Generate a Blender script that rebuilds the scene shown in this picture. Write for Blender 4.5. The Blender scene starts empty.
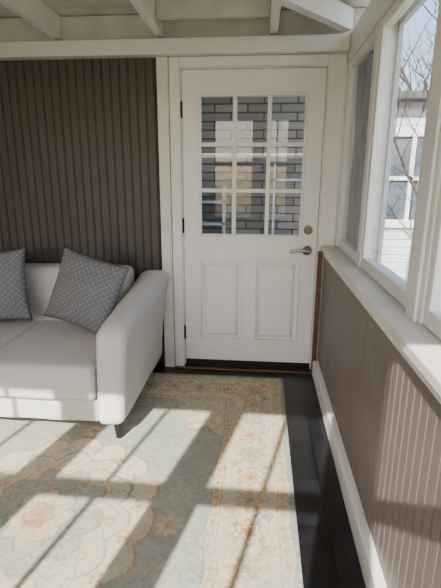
import bpy, bmesh, math, random
import numpy as np
from mathutils import Vector, Matrix, noise
random.seed(4); np.random.seed(4)
scene=bpy.context.scene
def s2l(c):
    c=c/255.0
    return c/12.92 if c<=0.04045 else ((c+0.055)/1.055)**2.4
def rgb(r,g,b): return (s2l(r),s2l(g),s2l(b),1.0)

# ---------------- materials ----------------
def mat(name,col,rough=0.6,metal=0.0,var=0.08,vscale=6,bump=0.0,bscale=80,spec=0.5,stretch=None,col2=None):
    m=bpy.data.materials.new(name); m.use_nodes=True
    nt=m.node_tree; b=nt.nodes['Principled BSDF']
    b.inputs['Roughness'].default_value=rough; b.inputs['Metallic'].default_value=metal
    b.inputs['Specular IOR Level'].default_value=spec
    mp=nt.nodes.new('ShaderNodeMapping')
    geo=nt.nodes.new('ShaderNodeNewGeometry')
    nt.links.new(geo.outputs['Position'],mp.inputs['Vector'])
    if stretch: mp.inputs['Scale'].default_value=stretch
    n=nt.nodes.new('ShaderNodeTexNoise'); n.inputs['Scale'].default_value=vscale; n.inputs['Detail'].default_value=6
    nt.links.new(mp.outputs[0],n.inputs['Vector'])
    cr=nt.nodes.new('ShaderNodeValToRGB')
    cr.color_ramp.elements[0].position=0.3; cr.color_ramp.elements[1].position=0.7
    c2=col2 if col2 else tuple([x*(1-var*2.2) for x in col[:3]]+[1])
    cr.color_ramp.elements[0].color=c2; cr.color_ramp.elements[1].color=col
    nt.links.new(n.outputs['Fac'],cr.inputs[0]); nt.links.new(cr.outputs[0],b.inputs['Base Color'])
    if bump>0:
        n2=nt.nodes.new('ShaderNodeTexNoise'); n2.inputs['Scale'].default_value=bscale; n2.inputs['Detail'].default_value=3
        nt.links.new(mp.outputs[0],n2.inputs['Vector'])
        bp=nt.nodes.new('ShaderNodeBump'); bp.inputs['Strength'].default_value=bump; bp.inputs['Distance'].default_value=0.004
        nt.links.new(n2.outputs['Fac'],bp.inputs['Height']); nt.links.new(bp.outputs[0],b.inputs['Normal'])
    return m
M_white=mat('white_paint',rgb(236,233,229),0.45,var=0.03,bump=0.15,bscale=30)
M_door=mat('door_paint',rgb(236,233,229),0.38,var=0.02,bump=0.05,bscale=40)
M_cream=mat('cream_paint',rgb(232,226,214),0.5,var=0.08,bump=0.25,bscale=25)
M_ceil=mat('ceiling_paint',rgb(220,215,207),0.65,var=0.1,bump=0.3,bscale=20)
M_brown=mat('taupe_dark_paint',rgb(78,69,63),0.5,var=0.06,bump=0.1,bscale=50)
M_taupe=mat('taupe_paint',rgb(118,107,101),0.5,var=0.06,bump=0.1,bscale=50)
M_sofa=mat('sofa_linen',rgb(217,212,206),0.95,var=0.07,vscale=160,bump=0.6,bscale=400,spec=0.1)
M_leg=mat('black_wood',rgb(24,21,20),0.35,var=0.1)
M_metal=mat('satin_nickel',rgb(130,124,116),0.28,metal=1.0,var=0.05)
M_hinge=mat('dark_bronze',rgb(50,44,38),0.4,metal=0.8,var=0.1)
M_black=mat('black_rubber',rgb(14,13,13),0.5,var=0.1)
M_wood=mat('stained_wood',rgb(110,68,44),0.45,var=0.2,vscale=14,stretch=(8,8,1))
M_curt=mat('curtain_fabric',rgb(58,61,70),0.95,var=0.25,vscale=30,stretch=(1,6,1))
M_pane=mat('dark_pane',rgb(100,112,126),0.1,var=0.3,vscale=2)
M_siding=mat('white_siding',rgb(205,210,217),0.7,var=0.05)
M_roof=mat('roof_shingle',rgb(90,90,94),0.9,var=0.2,vscale=20)
M_bark=mat('bark',rgb(84,75,68),0.9,var=0.3,vscale=20)
M_ground=mat('dry_lawn',rgb(150,148,120),1.0,var=0.25,vscale=3)

def tile_mat():
    m=mat('black_tile',rgb(38,38,40),0.3,var=0.25,vscale=9,bump=0.2,bscale=18)
    nt=m.node_tree; b=nt.nodes['Principled BSDF']
    geo=nt.nodes.new('ShaderNodeNewGeometry'); br=nt.nodes.new('ShaderNodeTexBrick')
    br.offset=0.0; br.inputs['Scale'].default_value=1.0
    br.inputs['Brick Width'].default_value=0.305; br.inputs['Row Height'].default_value=0.305
    br.inputs['Mortar Size'].default_value=0.004
    br.inputs['Color1'].default_value=(1,1,1,1); br.inputs['Color2'].default_value=(0.6,0.6,0.63,1); br.inputs['Mortar'].default_value=(0.2,0.2,0.2,1)
    nt.links.new(geo.outputs['Position'],br.inputs['Vector'])
    l=b.inputs['Base Color'].links[0]; src=l.from_socket
    mx=nt.nodes.new('ShaderNodeMixRGB'); mx.blend_type='MULTIPLY'; mx.inputs[0].default_value=1
    nt.links.new(src,mx.inputs[1]); nt.links.new(br.outputs['Color'],mx.inputs[2]); nt.links.new(mx.outputs[0],b.inputs['Base Color'])
    return m
M_tile=tile_mat()
def brick_mat():
    m=mat('brick_wall',rgb(120,108,98),0.85,var=0.3,vscale=12)
    nt=m.node_tree; b=nt.nodes['Principled BSDF']
    geo=nt.nodes.new('ShaderNodeNewGeometry'); sp=nt.nodes.new('ShaderNodeSeparateXYZ'); cb=nt.nodes.new('ShaderNodeCombineXYZ')
    nt.links.new(geo.outputs['Position'],sp.inputs[0]); nt.links.new(sp.outputs[0],cb.inputs[0]); nt.links.new(sp.outputs[2],cb.inputs[1])
    br=nt.nodes.new('ShaderNodeTexBrick'); br.inputs['Scale'].default_value=1
    br.inputs['Brick Width'].default_value=0.30; br.inputs['Row Height'].default_value=0.075; br.inputs['Mortar Size'].default_value=0.010; br.inputs['Mortar Smooth'].default_value=.6
    br.inputs['Color1'].default_value=rgb(118,112,108); br.inputs['Color2'].default_value=rgb(150,144,138); br.inputs['Mortar'].default_value=rgb(62,60,60)
    nt.links.new(cb.outputs[0],br.inputs['Vector']); nt.links.new(br.outputs['Color'],b.inputs['Base Color'])
    return m
M_brick=brick_mat()
def glass_mat():
    m=bpy.data.materials.new('window_glass'); m.use_nodes=True; nt=m.node_tree; nt.nodes.clear()
    o=nt.nodes.new('ShaderNodeOutputMaterial'); t=nt.nodes.new('ShaderNodeBsdfTransparent'); g=nt.nodes.new('ShaderNodeBsdfGlossy')
    g.inputs['Roughness'].default_value=0.01; t.inputs['Color'].default_value=(0.98,0.985,0.985,1)
    f=nt.nodes.new('ShaderNodeLayerWeight'); f.inputs['Blend'].default_value=0.5
    p=nt.nodes.new('ShaderNodeMath'); p.operation='POWER'; p.inputs[1].default_value=5.0; nt.links.new(f.outputs['Facing'],p.inputs[0])
    q=nt.nodes.new('ShaderNodeMath'); q.operation='MULTIPLY_ADD'; q.inputs[1].default_value=.6; q.inputs[2].default_value=.032; nt.links.new(p.outputs[0],q.inputs[0])
    mx=nt.nodes.new('ShaderNodeMixShader'); nt.links.new(q.outputs[0],mx.inputs[0]); nt.links.new(t.outputs[0],mx.inputs[1]); nt.links.new(g.outputs[0],mx.inputs[2]); nt.links.new(mx.outputs[0],o.inputs[0])
    return m
M_glass=glass_mat()

# ---------------- helpers ----------------
def empty(name,loc):
    e=bpy.data.objects.new(name,None); e.location=loc; e.empty_display_size=0.1
    scene.collection.objects.link(e); return e
def setp(o,p):
    if p is not None:
        o.parent=p; o.matrix_parent_inverse=Matrix.Translation(-Vector(p.location))
def meshobj(name,bm,m,parent=None,smooth=False,loc=None):
    me=bpy.data.meshes.new(name)
    bmesh.ops.recalc_face_normals(bm,faces=bm.faces)
    if loc is None:
        vs=[v.co for v in bm.verts]
        mn=Vector((min(v.x for v in vs),min(v.y for v in vs),min(v.z for v in vs)))
        mx=Vector((max(v.x for v in vs),max(v.y for v in vs),max(v.z for v in vs)))
        loc=(mn+mx)/2
        bmesh.ops.translate(bm,verts=bm.verts,vec=-loc)
    bm.to_mesh(me); bm.free()
    if m: me.materials.append(m)
    if smooth:
        for p in me.polygons: p.use_smooth=True
    o=bpy.data.objects.new(name,me); o.location=loc
    scene.collection.objects.link(o); setp(o,parent); return o
def addbox(bm,x0,x1,y0,y1,z0,z1):
    r=bmesh.ops.create_cube(bm,size=1.0)
    for v in r['verts']:
        v.co=Vector((x0+(v.co.x+.5)*(x1-x0),y0+(v.co.y+.5)*(y1-y0),z0+(v.co.z+.5)*(z1-z0)))
    return r['verts']
def boxes(name,lst,m,parent=None,bevel=0.0,seg=2,smooth=False):
    bm=bmesh.new()
    for b in lst: addbox(bm,*b)
    o=meshobj(name,bm,m,parent,smooth)
    if bevel>0:
        md=o.modifiers.new('bevel','BEVEL'); md.width=bevel; md.segments=seg; md.limit_method='ANGLE'
    return o
def cyl(bm,c,axis,r,h,n=24,r2=None):
    rr=bmesh.ops.create_cone(bm,cap_ends=True,segments=n,radius1=r,radius2=r if r2 is None else r2,depth=h)
    q=Vector((0,0,1)).rotation_difference(Vector(axis)).to_matrix().to_4x4()
    bmesh.ops.transform(bm,matrix=Matrix.Translation(Vector(c))@q,verts=rr['verts'])
def beadboard(name,axis,a0,a1,z0,z1,face,normal,pitch,m,parent=None):
    prof=[]; s=a0
    while s<a1-1e-4:
        e=min(s+pitch,a1)
        prof+= [(s,0.0),(e-0.012,0.0),(e-0.010,-0.005),(e-0.007,-0.0005),(e-0.004,-0.0005),(e-0.001,-0.006)]
        s+=pitch
    prof.append((a1,0.0))
    prof.append((a1,-0.012)); prof.append((a0,-0.012))
    bm=bmesh.new(); lo=[];hi=[]
    for s,d in prof:
        for lst,z in ((lo,z0),(hi,z1)):
            if axis=='x': co=(s,face+normal*d,z)
            else: co=(face+normal*d,s,z)
            lst.append(bm.verts.new(co))
    n=len(prof)
    for i in range(n):
        j=(i+1)%n
        bm.faces.new((lo[i],lo[j],hi[j],hi[i]))
    return meshobj(name,bm,m,parent)

XL,XR=-3.2,0.435; YB=-0.30; YD=3.05
ZB0,ZB1=2.115,2.205
# ---------------- shell ----------------
boxes('floor',[(XL-.15,0.62,YB-.15,3.9,-0.12,0.0)],M_tile)
wn=boxes('wall_north',[(XL,-0.555,YD+.012,YD+.13,0,2.36),(-0.555,0.405,YD+.012,YD+.13,2.06,2.36),(0.405,0.62,YD+.012,YD+.13,0,2.36)],M_white)
beadboard('beadboard',"x",XL,-0.69,0.0,ZB0,YD-.001,-1,0.058,M_brown,wn)
boxes('wall_west',[(XL-.12,XL,YB-.12,YD+.13,0,2.36)],M_taupe)
we=boxes('wall_east',[(XR+.012,0.60,YB,YD+.01,0,0.895)],M_taupe)
beadboard('beadboard_east','y',YB,YD-.02,0.10,0.895,XR,-1,0.052,M_taupe,we)
boxes('baseboard_east',[(0.396,XR+.0005,YB,YD-.058,0.0,0.11)],M_white,bevel=0.005)
boxes('trim_sill_east',[(0.412,0.62,YB,YD-.015,0.897,0.932),(XR-.012,XR-.001,YB,YD-.024,0.870,0.896)],M_cream,bevel=0.005)
boxes('trim_header_east',[(0.50,0.62,YB,YD-.0,2.065,2.215)],M_white,bevel=0.004)
boxes('trim_beam_north',[(XL,0.498,YD-.075,YD+.010,ZB0,ZB1)],M_white,bevel=0.004)
boxes('trim_frieze_north',[(XL,0.60,YD-.02,YD+.010,ZB1+.002,2.355)],M_ceil,bevel=0.003)
bm=bmesh.new(); y=YB-.2
while y<3.15:
    addbox(bm,XL-.1,0.65,y,y+0.138,2.36,2.40); y+=0.142
addbox(bm,XL-.1,0.65,YB-.2,3.2,2.395,2.42)
meshobj('ceiling',bm,M_ceil)
rl=[]
for x in (-2.64,-1.98,-1.32,-0.66,0.045):
    rl.append((x-.024,x+.024,YB,YD-.022,2.222,2.359))
boxes('ceiling_rafters',rl,M_white,bevel=0.003)
bm=bmesh.new()
addbox(bm,-.03,.03,0,.62,2.222,2.335)
bmesh.ops.rotate(bm,verts=bm.verts,cent=(0,0,0),matrix=Matrix.Rotation(math.radians(140),3,'Z'))
bmesh.ops.translate(bm,verts=bm.verts,vec=(0.48,2.99,0))
meshobj('ceiling_hip_rafter',bm,M_white)
boxes('ceiling_blocking',[(-0.632,0.018,2.80,2.84,2.26,2.358)],M_ceil,bevel=0.003)

# ---------------- door ----------------
D0,D1=-0.533,0.380
door=empty('door_1',((D0+D1)/2,YD,0.02))
Yf=YD; Yk=YD+.042
boxes('slab_frame',[(D0,-0.43,Yf,Yk,.02,2.04),(0.277,D1,Yf,Yk,.02,2.04),(-0.43,.277,Yf,Yk,.02,.22),(-0.43,.277,Yf,Yk,.82,.98),(-0.43,.277,Yf,Yk,1.90,2.04),(-.12,-.035,Yf,Yk,.22,.82)],M_door,door)
def raised(x0,x1,z0,z1):
    bm=bmesh.new()
    addbox(bm,x0,x1,Yf+.020,Yk-.005,z0,z1)
    w=.014
    for b in ((x0,x0+w,z0,z1),(x1-w,x1,z0,z1),(x0+w,x1-w,z0,z0+w),(x0+w,x1-w,z1-w,z1)):
        addbox(bm,b[0],b[1],Yf-.010,Yf+.020,b[2],b[3])
    a=.026;b_=.050
    lo=[(x0+a,z0+a),(x1-a,z0+a),(x1-a,z1-a),(x0+a,z1-a)]
    hi=[(x0+b_,z0+b_),(x1-b_,z0+b_),(x1-b_,z1-b_),(x0+b_,z1-b_)]
    L=[bm.verts.new((p[0],Yf+.020,p[1])) for p in lo]; H=[bm.verts.new((p[0],Yf-.002,p[1])) for p in hi]
    for i in range(4):
        j=(i+1)%4; bm.faces.new((L[i],L[j],H[j],H[i]))
    bm.faces.new(H)
    return bm
for i,(a,b) in enumerate(((-.43,-.12),(-.035,.277))):
    o=meshobj('panel_%d'%(i+1),raised(a,b,.22,.82),M_door,door)
    md=o.modifiers.new('b','BEVEL'); md.width=.003; md.segments=2; md.limit_method='ANGLE'
lx0,lx1,lz0,lz1=-.43,.277,.98,1.90
fr=.018
mb=[(lx0,lx0+fr,Yf-.012,Yk,lz0,lz1),(lx1-fr,lx1,Yf-.012,Yk,lz0,lz1),(lx0+fr,lx1-fr,Yf-.012,Yk,lz0,lz0+fr),(lx0+fr,lx1-fr,Yf-.012,Yk,lz1-fr,lz1)]
boxes('lite_frame',mb,M_door,door,bevel=.005)
mu=[]
gw=(lx1-lx0-2*fr)/3; gh=(lz1-lz0-2*fr)/3; mh=.013
for i in (1,2):
    x=lx0+fr+gw*i; mu.append((x-mh,x+mh,Yf-.005,Yf+.03,lz0+fr,lz1-fr))
for j in (1,2):
    z=lz0+fr+gh*j
    for i in range(3):
        a=lx0+fr+gw*i+(mh if i>0 else 0); b=lx0+fr+gw*(i+1)-(mh if i<2 else 0)
        mu.append((a,b,Yf-.005,Yf+.03,z-mh,z+mh))
boxes('muntins',mu,M_door,door,bevel=.003)
boxes('glass',[(lx0+fr,lx1-fr,Yf+.016,Yf+.020,lz0+fr,lz1-fr)],M_glass,door)
bm=bmesh.new()
cyl(bm,(.318,Yf-.008,1.035),(0,1,0),.030,.016,32); cyl(bm,(.318,Yf-.018,1.035),(0,1,0),.022,.010,32,)
addbox(bm,.313,.323,Yf-.038,Yf-.022,1.012,1.058)
meshobj('deadbolt',bm,M_metal,door)
bm=bmesh.new()
cyl(bm,(.318,Yf-.006,.895),(0,1,0),.032,.012,32); cyl(bm,(.318,Yf-.03,.895),(0,1,0),.011,.05,20)
N=14
rings=[]
for i in range(N+1):
    t=i/N; x=.325-.125*t; z=.895+.010*math.sin(t*math.pi)-.008*t; y=Yf-.052+.012*t*t; r=.0105-.003*t
    ring=[bm.verts.new((x,y+r*.8*math.cos(k*math.pi/5),z+r*1.2*math.sin(k*math.pi/5))) for k in range(10)]
    rings.append(ring)
for a,b in zip(rings,rings[1:]):
    for k in range(10): bm.faces.new((a[k],a[(k+1)%10],b[(k+1)%10],b[k]))
bm.faces.new(rings[0]); bm.faces.new(rings[-1])
meshobj('lever_handle',bm,M_metal,door,smooth=False)
bm=bmesh.new()
for z in (1.80,1.05,.27):
    cyl(bm,(D0-.004,Yf-.008,z),(0,0,1),.007,.095,12); cyl(bm,(D0-.004,Yf-.008,z+.052),(0,0,1),.005,.01,12)
meshobj('hinges',bm,M_hinge,door)
boxes('door_sweep',[(D0,D1,Yf-.008,Yf-.001,.022,.062)],M_black,door)
boxes('trim_door_jamb',[(D0-.022,D0-.005,YD,YD+.12,0,2.06),(D1+.005,D1+.022,YD,YD+.12,0,2.06),(D0-.004,D1+.004,YD,YD+.12,2.044,2.06)],M_white)
boxes('trim_door_casing',[(-0.612,D0-.012,YD-.022,YD-.001,0,2.112),(D1+.012,.497,YD-.022,YD-.001,.935,2.112),(D0-.012,D1+.012,YD-.022,YD-.001,2.052,2.112)],M_white,bevel=.004)
boxes('trim_corner_board',[(-0.690,-0.616,YD-.034,YD-.001,0,2.112)],M_cream,bevel=.004)
boxes('trim_stained_strip',[(D1+.012,.425,YD-.022,YD-.001,0.0,.893)],M_wood,bevel=.002)
boxes('door_threshold',[(D0-.01,D1+.01,YD-.010,YD+.11,0.0005,.018)],M_black,bevel=.002)
boxes('trim_threshold_strip',[(-0.61,D1+.01,YD-.055,YD-.036,0.0005,.014)],M_wood,bevel=.003)

# ---------------- east windows ----------------
wins=[(2.34,2.975),(1.50,2.27),(0.66,1.36),(-0.22,0.52)]
edges=[YB]+[v for w in reversed(wins) for v in w]+[YD-.024]
posts=[(0.503,0.61,edges[i],edges[i+1],.934,2.063) for i in range(0,len(edges),2)]
posts+=[(0.490,0.502,1.385,1.47,.934,2.063),(0.490,0.502,.54,.64,.934,2.063)]
boxes('trim_window_posts_east',posts,M_white,bevel=.004)
for k,(a,b) in enumerate(wins):
    e=empty('window_%d'%(k+1),(0.55,(a+b)/2,1.5))
    z0,z1=.935,2.062; w=.045 if k else .03; g=.003
    boxes('sash',[(.508,.55,a+g,a+w,z0+g,z1-g),(.508,.55,b-w,b-g,z0+g,z1-g),(.508,.55,a+w,b-w,z0+g,z0+.06),(.508,.55,a+w,b-w,z1-.045,z1-g)],M_white,e,bevel=.005)
    boxes('glass',[(.526,.529,a+w,b-w,z0+.06,z1-.045)],M_glass,e)
    boxes('storm_frame',[(.585,.605,a+g,a+.025,z0+g,z1-g),(.585,.605,b-.025,b-g,z0+g,z1-g),(.585,.605,a+.025,b-.025,z0+g,z0+.03),(.585,.605,a+.025,b-.025,z1-.03,z1-g)],M_siding,e)
bm=bmesh.new(); n=120; mz=20
g=[[bm.verts.new((.566+.011*math.sin(i*.42+.5*math.sin(j*.3))+.003*math.sin(i*1.1+j*.4),2.352+.61*i/n,.95+1.09*j/mz)) for j in range(mz+1)] for i in range(n+1)]
for i in range(n):
    for j in range(mz): bm.faces.new((g[i][j],g[i+1][j],g[i+1][j+1],g[i][j+1]))
meshobj('window_curtain',bm,M_curt,smooth=True)
nt=M_curt.node_tree; pb=nt.nodes['Principled BSDF']; out=nt.nodes['Material Output']
tl=nt.nodes.new('ShaderNodeBsdfTranslucent'); tl.inputs['Color'].default_value=rgb(66,72,86)
tr=nt.nodes.new('ShaderNodeBsdfTransparent'); mx1=nt.nodes.new('ShaderNodeMixShader'); mx1.inputs[0].default_value=.4
nt.links.new(pb.outputs[0],mx1.inputs[1]); nt.links.new(tl.outputs[0],mx1.inputs[2])
mx2=nt.nodes.new('ShaderNodeMixShader'); mx2.inputs[0].default_value=.08
nt.links.new(mx1.outputs[0],mx2.inputs[1]); nt.links.new(tr.outputs[0],mx2.inputs[2]); nt.links.new(mx2.outputs[0],out.inputs[0])

# ---------------- south window wall (behind camera) ----------------
ws=[(-2.95,-2.25),(-2.13,-1.55),(-1.42,-0.84),(-0.70,-0.12),(0.02,0.36)]
zs0,zs1=.78,2.17
bl=[(XL,0.60,YB-.10,YB-.001,0,zs0),(XL,0.60,YB-.10,YB-.001,zs1,2.36)]
xe=[XL]+[v for w in ws for v in w]+[0.60]
for i in range(0,len(xe),2): bl.append((xe[i],xe[i+1],YB-.10,YB-.001,zs0,zs1))
boxes('wall_south',bl,M_white)
for k,(a,b) in enumerate(ws):
    e=empty('window_%d'%(k+5),((a+b)/2,YB-.05,1.5))
    w=.03; L=[(a+.002,a+w,YB-.07,YB-.03,zs0+.002,zs1-.002),(b-w,b-.002,YB-.07,YB-.03,zs0+.002,zs1-.002),(a+w,b-w,YB-.07,YB-.03,zs0+.002,zs0+.05),(a+w,b-w,YB-.07,YB-.03,zs1-.03,zs1-.002),(a+w,b-w,YB-.07,YB-.03,1.53,1.60)]
    xm=(a+b)/2
    L+=[(xm-.011,xm+.011,YB-.06,YB-.04,zs0+.05,1.53),(xm-.011,xm+.011,YB-.06,YB-.04,1.60,zs1-.03)]
    boxes('sash',L,M_white,e)
    boxes('glass',[(a+w,b-w,YB-.052,YB-.048,zs0+.05,1.53),(a+w,b-w,YB-.052,YB-.048,1.60,zs1-.03)],M_glass,e)

# ---------------- rug ----------------
RX0,RX1,RY0,RY1=-1.955,0.180,0.05,2.885
st=.005
nx=int((RX1-RX0)/st)+1; ny=int((RY1-RY0)/st)+1
xs=np.linspace(RX0,RX1,nx); ys=np.linspace(RY0,RY1,ny)
X,Y=np.meshgrid(xs,ys)
def C(r,g,b): return np.array([s2l(r),s2l(g),s2l(b)])
sage=C(151,155,143); sage2=C(139,144,134); cream=C(200,187,162); sand=C(187,168,139); tan=C(172,140,102); slate=C(130,136,130); rust=C(168,128,92)
def snoise(sc,seed):
    rs=np.random.RandomState(seed); gx=int((RX1-RX0)/sc)+3; gy=int((RY1-RY0)/sc)+3
    G=rs.rand(gy,gx); fx=(X-RX0)/sc; fy=(Y-RY0)/sc; ix=fx.astype(int); iy=fy.astype(int)
    tx=fx-ix; ty=fy-iy; tx=tx*tx*(3-2*tx); ty=ty*ty*(3-2*ty)
    return (G[iy,ix]*(1-tx)+G[iy,ix+1]*tx)*(1-ty)+(G[iy+1,ix]*(1-tx)+G[iy+1,ix+1]*tx)*ty
wx=X+.02*(snoise(.05,1)-.5)+.014*(snoise(.15,2)-.5); wy=Y+.02*(snoise(.05,3)-.5)+.014*(snoise(.15,5)-.5)
col=np.zeros((ny,nx,3)); col[:]=sage
def paint(mask,c,a=1.0): col[mask]=col[mask]*(1-a)+c*a
def flower(cx,cy,R,n,c1,c2,c3,rot=0.0,dx=None,dy=None,cond=None):
    dx=(wx-cx) if dx is None else dx; dy=(wy-cy) if dy is None else dy
    r=np.hypot(dx,dy); th=np.arctan2(dy,dx)+rot
    k=R*(.78+.22*np.cos(n*th))
    ok=np.ones_like(r,bool) if cond is None else cond
    paint(ok&(r<k),c1); paint(ok&(r<k*.72),c2); paint(ok&(r<k*.50),c1); paint(ok&(r<k*.28),c3)
cx0,cy0=(RX0+RX1)/2,(RY0+RY1)/2
u=np.minimum(wx-RX0,RX1-wx); v=np.minimum(wy-RY0,RY1-wy); d=np.minimum(u,v)
side=u<v; s=np.where(side,wy-cy0,wx-cx0)
P=.36
for k in range(-6,7):
    for j in range(-8,9):
        px=cx0+k*P+(P/2 if j%2 else 0); py=cy0+j*P*.62
        if abs(px-cx0)>.66 or abs(py-cy0)>1.0: continue
        flower(px,py,.038,5,sand,sage2,tan,rot=k+j*.7)
vine2=np.abs(np.sin((wy-cy0)*math.pi/.37+1.0*np.sin((wx-cx0)*11)))
paint(vine2<.04,sand,.35)
dx=wx-cx0; dy=(wy-cy0)*.86; r=np.hypot(dx,dy); th=np.arctan2(dy,dx)
def lobe(R,n,a,ph=0): return R*(1+a*np.abs(np.cos(n*th/2+ph))-a*.5)
for (R,n,a,c) in ((.47,16,.10,tan),(.458,16,.10,cream),(.36,12,.16,slate),(.350,12,.16,cream*.93),(.25,10,.2,tan),(.24,10,.2,sage),(.13,8,.25,slate),(.12,8,.25,sand),(.06,6,.2,rust)):
    paint(r<lobe(R,n,a),c)
tw=np.abs(np.sin(th*8+r*26)); paint((r<.45)&(r>.12)&(tw<.16),tan,.6)
for i in range(16):
    a=i*2*math.pi/16+.2; flower(cx0+.405*math.cos(a),cy0+.405*math.sin(a)/.86,.034,5,tan,cream,rust,rot=a)
for i in range(12):
    a=i*2*math.pi/12; flower(cx0+.30*math.cos(a),cy0+.30*math.sin(a)/.86,.034,6,sand,tan,cream,rot=a)
for i in range(8):
    a=i*2*math.pi/8+.3; flower(cx0+.185*math.cos(a),cy0+.185*math.sin(a)/.86,.033,5,tan,slate,cream,rot=a)
for sx,sy in ((0,1),(0,-1),(1,0),(-1,0)):
    flower(cx0+sx*.55,cy0+sy*.64,.07,8,sand,cream,tan)
cdx=.70-np.abs(wx-cx0); cdy=1.06-np.abs(wy-cy0)
rr=np.hypot(cdx,cdy*.8); tt=np.arctan2(cdy,cdx)
sp=rr<.30*(1+.12*np.cos(tt*12)); paint(sp,tan); sp=rr<.288*(1+.12*np.cos(tt*12)); paint(sp,cream*.95)
paint(sp&(np.abs(np.sin(rr*34+2*np.sin(tt*6)))<.25),sand); paint(sp&(np.abs(np.sin(tt*9+rr*22))<.16),tan,.7)
paint(d<.365,slate); paint(d<.358,cream)
m=(d<.352)&(d>.325); paint(m,sand); paint(m&(np.abs(((s/.05)%1)-.5)<.18),tan)
paint(d<.318,tan); paint(d<.312,cream*.94)
mb=(d<.312)&(d>.082)
ph=((s/.34)%1)-.5; q=d-.197
vn=np.abs(q-.062*np.sin(2*math.pi*s/.34)); paint(mb&(vn<.006),slate)
vn=np.abs(q+.062*np.sin(2*math.pi*s/.34)); paint(mb&(vn<.006),tan)
vn=np.abs(q+.085*np.sin(4*math.pi*s/.34+1)); paint(mb&(vn<.005),tan,.7)
flower(0,0,.088,8,sand,tan,slate,dx=ph*.34,dy=q,cond=mb)
ph2=(((s+.17)/.34)%1)-.5
flower(0,0,.078,6,tan,cream,rust,dx=ph2*.34,dy=q,cond=mb)
for off,qq,cc in ((.085,.07,tan),(.085,-.07,slate),(.255,.07,sand),(.255,-.07,tan)):
    p3=(((s+off)/.34)%1)-.5
    flower(0,0,.036,5,cc,cream,cc,dx=p3*.34,dy=q-qq,cond=mb)
paint(d<.082,tan); paint(d<.076,cream)
m=(d<.07)&(d>.034); paint(m,sand); paint(m&(np.abs(((s/.06)%1)-.5)<.2),tan,.6)
paint(d<.028,sage2)
f=.35*snoise(.03,7)+.35*snoise(.09,8)+.3*snoise(.012,9)
fade=np.clip((f-.40)*2.2,.05,.60)[...,None]
base=C(170,169,156)
col=col*(1-fade)+base*fade
col*=(.84+.28*snoise(.008,11))[...,None]
Z=.009+.0018*snoise(.01,12)
verts=np.stack([X,Y,Z],-1).reshape(-1,3)
cxr,cyr=cx0,cy0
verts[:,0]-=cxr; verts[:,1]-=cyr
idx=np.arange(nx*ny).reshape(ny,nx)
faces=np.stack([idx[:-1,:-1],idx[:-1,1:],idx[1:,1:],idx[1:,:-1]],-1).reshape(-1,4)
per=np.concatenate([idx[0,:],idx[1:,-1],idx[-1,:-1][::-1],idx[1:-1,0][::-1]])
low=verts[per].copy(); low[:,2]=.0006
nb=len(verts); verts=np.vstack([verts,low]); pn_=len(per)
k=np.arange(pn_); kn=(k+1)%pn_
sk=np.stack([per[k],nb+k,nb+kn,per[kn]],-1)
faces=np.vstack([faces,sk])
me=bpy.data.meshes.new('area_rug')
me.vertices.add(len(verts)); me.vertices.foreach_set('co',verts.astype(np.float32).ravel())
me.loops.add(len(faces)*4); me.loops.foreach_set('vertex_index',faces.astype(np.int32).ravel())
me.polygons.add(len(faces)); me.polygons.foreach_set('loop_start',(np.arange(len(faces))*4).astype(np.int32))
me.update(calc_edges=True); me.validate()
ca=me.color_attributes.new('weave','FLOAT_COLOR','POINT')
cc=np.ones((len(verts),4),np.float32); cc[:nx*ny,:3]=col.reshape(-1,3); cc[nx*ny:,:3]=col.reshape(-1,3)[per]
ca.data.foreach_set('color',cc.ravel())
rm=bpy.data.materials.new('rug_wool'); rm.use_nodes=True; nt=rm.node_tree; b=nt.nodes['Principled BSDF']
at=nt.nodes.new('ShaderNodeAttribute'); at.attribute_name='weave'; nt.links.new(at.outputs['Color'],b.inputs['Base Color']); b.inputs['Roughness'].default_value=1; b.inputs['Specular IOR Level'].default_value=.05
n2=nt.nodes.new('ShaderNodeTexNoise'); n2.inputs['Scale'].default_value=250; geo=nt.nodes.new('ShaderNodeNewGeometry'); nt.links.new(geo.outputs['Position'],n2.inputs['Vector'])
bp=nt.nodes.new('ShaderNodeBump'); bp.inputs['Strength'].default_value=.4; bp.inputs['Distance'].default_value=.003; nt.links.new(n2.outputs['Fac'],bp.inputs['Height']); nt.links.new(bp.outputs[0],b.inputs['Normal'])
me.materials.append(rm)
rug=bpy.data.objects.new('area_rug',me); rug.location=(cxr,cyr,0); scene.collection.objects.link(rug)

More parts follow.
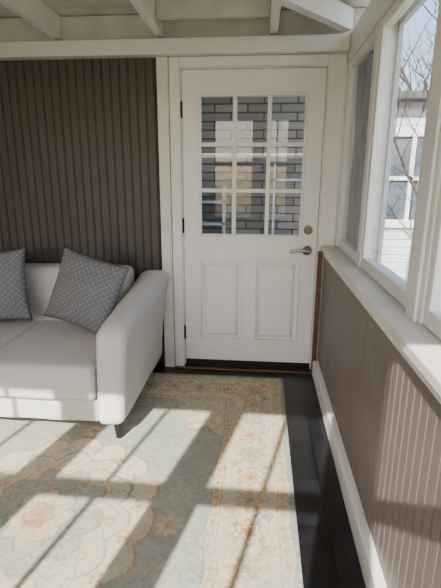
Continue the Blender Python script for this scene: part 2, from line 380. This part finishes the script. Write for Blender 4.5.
# ---------------- sofa ----------------
sofa=empty('sofa',(-1.83,2.5,0))
def soft(name,x0,x1,y0,y1,z0,z1,rad,puff=0.0,parent=sofa,m=M_sofa,fn=None,seed=0):
    bm=bmesh.new(); addbox(bm,x0,x1,y0,y1,z0,z1)
    bmesh.ops.bevel(bm,geom=list(bm.edges),offset=rad,segments=5,profile=.5,affect='EDGES')
    for ax,(a,b_) in enumerate(((x0,x1),(y0,y1),(z0,z1))):
        nn=max(2,int((b_-a)/.06))
        for i in range(1,nn):
            p=[0,0,0]; p[ax]=a+(b_-a)*i/nn; no=[0,0,0]; no[ax]=1
            bmesh.ops.bisect_plane(bm,geom=list(bm.verts)+list(bm.edges)+list(bm.faces),plane_co=p,plane_no=no)
    for v in bm.verts:
        cl=lambda q:max(-1.0,min(1.0,q))
        U=cl((v.co.x-x0)/(x1-x0)*2-1); V=cl((v.co.y-y0)/(y1-y0)*2-1); W=cl((v.co.z-z0)/(z1-z0)*2-1)
        if puff:
            v.co.z+=puff*(1-U*U)*(1-V*V)*(1 if W>0 else 0)*abs(W)
            v.co.y+=(-puff*.5)*(1-U*U)*(1-W*W)*(1 if V<0 else 0)*abs(V)
        nz=noise.noise(v.co*6+Vector((seed,0,0)))*.005
        v.co+=Vector((0,nz,nz))
        if fn: fn(v,U,V,W)
    bmesh.ops.triangulate(bm,faces=[f for f in bm.faces if len(f.verts)>4])
    return meshobj(name,bm,m,parent,smooth=True)
SXR,SXL=-.65,-2.98
soft('base',SXL+.03,SXR-.195,2.06,2.93,.095,.225,.012)
cw=(SXR-.195-(SXL+.195))/3
for i in range(3):
    b_=SXR-.195-i*cw; a=b_-cw
    soft('seat_cushion_%d'%(i+1),a+.003,b_-.003,2.02,2.78,.228,.425,.032,puff=.018,seed=i*3)
def backfn(v,U,V,W):
    v.co.y+=.05*(W+1)/2
soft('backrest',SXL+.22,SXR-.22,2.74,2.93,.24,.785,.05,fn=backfn,seed=9)
def armfn(sg):
    def f(v,U,V,W):
        t=(V+1)/2; w=(W+1)/2
        v.co.z+= w*(.125*(t**1.2)) + .014*(1-U*U)*w*w
        v.co.z-= .035*w*w*max(0,1-t*6)**2
        v.co.y+= (1-t)*.05*w
        v.co.x+= sg*(.020+.060*t)*w*w*(.5+.5*sg*U)
    return f
soft('arm_right',SXR-.192,SXR-.042,2.01,2.985,.095,.622,.046,fn=armfn(1),seed=2)
soft('arm_left',SXL+.042,SXL+.192,2.01,2.985,.095,.622,.046,fn=armfn(-1),seed=5)
for i,(x,y,zb) in enumerate(((SXR-.085,2.065,.0115),(SXR-.085,2.925,.001),(SXL+.085,2.065,.001),(SXL+.085,2.925,.001))):
    bm=bmesh.new(); h=.104-zb; cyl(bm,(x,y,zb+h/2),(0,0,1),.019,h,20,r2=.030)
    meshobj('leg_%d'%(i+1),bm,M_leg,sofa,smooth=False)
# ---------------- pillows ----------------
def pillow_mat():
    m=bpy.data.materials.new('pillow_weave'); m.use_nodes=True; nt=m.node_tree; b=nt.nodes['Principled BSDF']; b.inputs['Roughness'].default_value=.95; b.inputs['Specular IOR Level'].default_value=.1
    tc=nt.nodes.new('ShaderNodeTexCoord'); sp=nt.nodes.new('ShaderNodeSeparateXYZ'); nt.links.new(tc.outputs['Object'],sp.inputs[0])
    def mth(op,a,b_=None):
        n=nt.nodes.new('ShaderNodeMath'); n.operation=op
        for i,q in enumerate((a,b_)):
            if q is None: continue
            if isinstance(q,(int,float)): n.inputs[i].default_value=q
            else: nt.links.new(q,n.inputs[i])
        return n.outputs[0]
    x=sp.outputs[0]; z=sp.outputs[2]
    def lat(ax,f): return mth('PINGPONG',mth('MULTIPLY',ax,f),.5)
    p=mth('ADD',x,z); q=mth('SUBTRACT',x,z)
    l1=lat(p,27); l2=lat(q,27)
    mn=mth('MINIMUM',l1,l2); line=mth('LESS_THAN',mn,.10)
    mx=mth('MULTIPLY',mth('GREATER_THAN',l1,.36),mth('GREATER_THAN',l2,.36))
    tot=mth('MAXIMUM',line,mx)
    n=nt.nodes.new('ShaderNodeTexNoise'); n.inputs['Scale'].default_value=60; nt.links.new(tc.outputs['Object'],n.inputs['Vector'])
    fac=mth('MULTIPLY',tot,mth('ADD',n.outputs['Fac'],.1))
    mixn=nt.nodes.new('ShaderNodeMixRGB'); mixn.inputs[1].default_value=rgb(104,103,105); mixn.inputs[2].default_value=rgb(160,159,158); nt.links.new(fac,mixn.inputs[0]); nt.links.new(mixn.outputs[0],b.inputs['Base Color'])
    return m
M_pil=pillow_mat()
def pillow(name,loc,rot,S=.45,T=.075):
    bm=bmesh.new(); n=28
    fr={}
    for sgn in (1,-1):
        for i in range(n+1):
            for j in range(n+1):
                U=i/n*2-1; V=j/n*2-1
                edge=(i in(0,n)) or (j in (0,n))
                if edge and sgn==-1: fr[(sgn,i,j)]=fr[(1,i,j)]; continue
                x=U*S/2*(1-.08*(1-V*V)); z=V*S/2*(1-.08*(1-U*U))
                h=T*((1-U**2)*(1-V**2))**.45 if not edge else 0
                h*=1+.12*math.sin(3*U+2*V+sgn)+.06*math.sin(7*V-3*U)
                fr[(sgn,i,j)]=bm.verts.new((x,-sgn*h,z))
        for i in range(n):
            for j in range(n):
                f=[fr[(sgn,i,j)],fr[(sgn,i+1,j)],fr[(sgn,i+1,j+1)],fr[(sgn,i,j+1)]]
                bm.faces.new(f if sgn==1 else f[::-1])
    o=meshobj(name,bm,M_pil,None,smooth=True,loc=Vector(loc))
    o.rotation_euler=rot
    return o
pillow('throw_pillow',(-1.055,2.52,.698),(math.radians(-16),math.radians(14),math.radians(-12)),S=.46,T=.085)
pillow('throw_pillow.001',(-1.69,2.57,.698),(math.radians(-14),math.radians(-5),math.radians(10)),S=.465,T=.085)

# ---------------- beyond the door ----------------
boxes('brick_wall_exterior',[(-2.0,0.75,4.3,4.4,-.1,2.44)],M_brick)
boxes('passage_shade_slab',[(-2.0,0.75,3.21,4.5,2.44,2.52)],M_roof)  # added out-of-view slab, blocks sun from the brick so upper door panes stay dark
boxes('shelf_rack',[(-.62,-.34,4.1,4.28,z,z+.02) for z in (.7,.95,1.15)]+[(-.62,-.60,4.1,4.28,0.0,1.3),(-.36,-.34,4.1,4.28,0.0,1.3)],M_siding)
boxes('hand_rail',[(0.10,.52,4.15,4.2,1.35,1.37),(.10,.12,4.15,4.2,0,1.5),(.50,.52,4.15,4.2,0,1.5)],M_siding)
# ---------------- exterior east ----------------
boxes('ground',[(-30,40,-30,50,-.9,-.7)],M_ground)
hs=empty('neighbor_house',(3.0,7.5,0))
L=[]; z=-.7
while z<2.5:
    L.append((1.3,5.2,7.4-.0,7.55,z,z+.11)); z+=.125
boxes('siding',L+[(1.3,5.2,7.42,7.5,-.7,2.5)],M_siding,hs)
boxes('window_trim',[(1.75,1.85,7.33,7.40,.7,2.1),(2.75,2.85,7.33,7.40,.7,2.1),(1.75,2.85,7.33,7.40,2.0,2.15),(1.75,2.85,7.33,7.40,.62,.74),(2.27,2.33,7.34,7.40,.7,2.1),(1.8,2.8,7.34,7.40,1.35,1.41)],M_white,hs)
boxes('window_pane',[(1.85,2.75,7.38,7.395,.74,2.0)],M_pane,hs)
boxes('roof',[(1.0,5.5,7.1,9,2.5,2.6)],M_roof,hs)
def tree(name,base,h,seed):
    rs=random.Random(seed)
    cu=bpy.data.curves.new(name,'CURVE'); cu.dimensions='3D'; cu.bevel_depth=1.0; cu.bevel_resolution=1
    def br(p,d,l,r,lev):
        n=5; sp=cu.splines.new('POLY'); sp.points.add(n)
        pts=[p.copy()]; dd=d.copy()
        for i in range(n):
            dd=(dd+Vector((rs.uniform(-.15,.15),rs.uniform(-.15,.15),rs.uniform(-.02,.12)))).normalized()
            pts.append(pts[-1]+dd*l/n)
        for i,q in enumerate(pts):
            sp.points[i].co=(*q,1); sp.points[i].radius=r*(1-.6*i/n)
        if lev<4:
            for k in range(5 if lev else 7):
                i=rs.randint(2,n); a=rs.uniform(0,6.28)
                nd=(dd+Vector((math.cos(a),math.sin(a),rs.uniform(.0,.5)))*.9).normalized()
                br(pts[i],nd,l*.58,r*.45,lev+1)
    br(Vector((0,0,0)),Vector((0,0,1)),h,h*.022,0)
    cu.materials.append(M_bark)
    o=bpy.data.objects.new(name,cu); o.location=base; scene.collection.objects.link(o)
tree('bare_tree',(4.6,11.5,-.7),4.5,1)
tree('bare_tree.001',(2.15,6.3,-.7),2.2,2)
tree('bare_tree.002',(8,14,-.7),5.5,3)

# ---------------- light ----------------
w=bpy.data.worlds.new('World'); scene.world=w; w.use_nodes=True; nt=w.node_tree
bg=nt.nodes['Background']; sky=nt.nodes.new('ShaderNodeTexSky'); sky.sky_type='NISHITA'; sky.sun_disc=False
sky.sun_elevation=math.radians(37); sky.sun_rotation=math.radians(192); sky.air_density=1.0; sky.dust_density=2.0
nt.links.new(sky.outputs[0],bg.inputs[0]); bg.inputs[1].default_value=0.62
sl=bpy.data.lights.new('sun','SUN'); sl.energy=17; sl.angle=math.radians(.6); sl.color=(1,.95,.885)
so=bpy.data.objects.new('sun',sl); so.location=(-2,-6,6); so.rotation_euler=Vector((.22,1,-.777)).to_track_quat('-Z','Y').to_euler(); scene.collection.objects.link(so)

# ---------------- camera ----------------
cd=bpy.data.cameras.new('camera'); cd.sensor_width=36; cd.lens=27.0; cd.clip_start=.02
co=bpy.data.objects.new('camera',cd); scene.collection.objects.link(co)
R=Matrix.Rotation(math.radians(5.19),4,'Z')@Matrix.Rotation(math.radians(75.25),4,'X')@Matrix.Rotation(math.radians(.26),4,'Z')
co.matrix_world=Matrix.Translation((0,0,1.375))@R
scene.camera=co
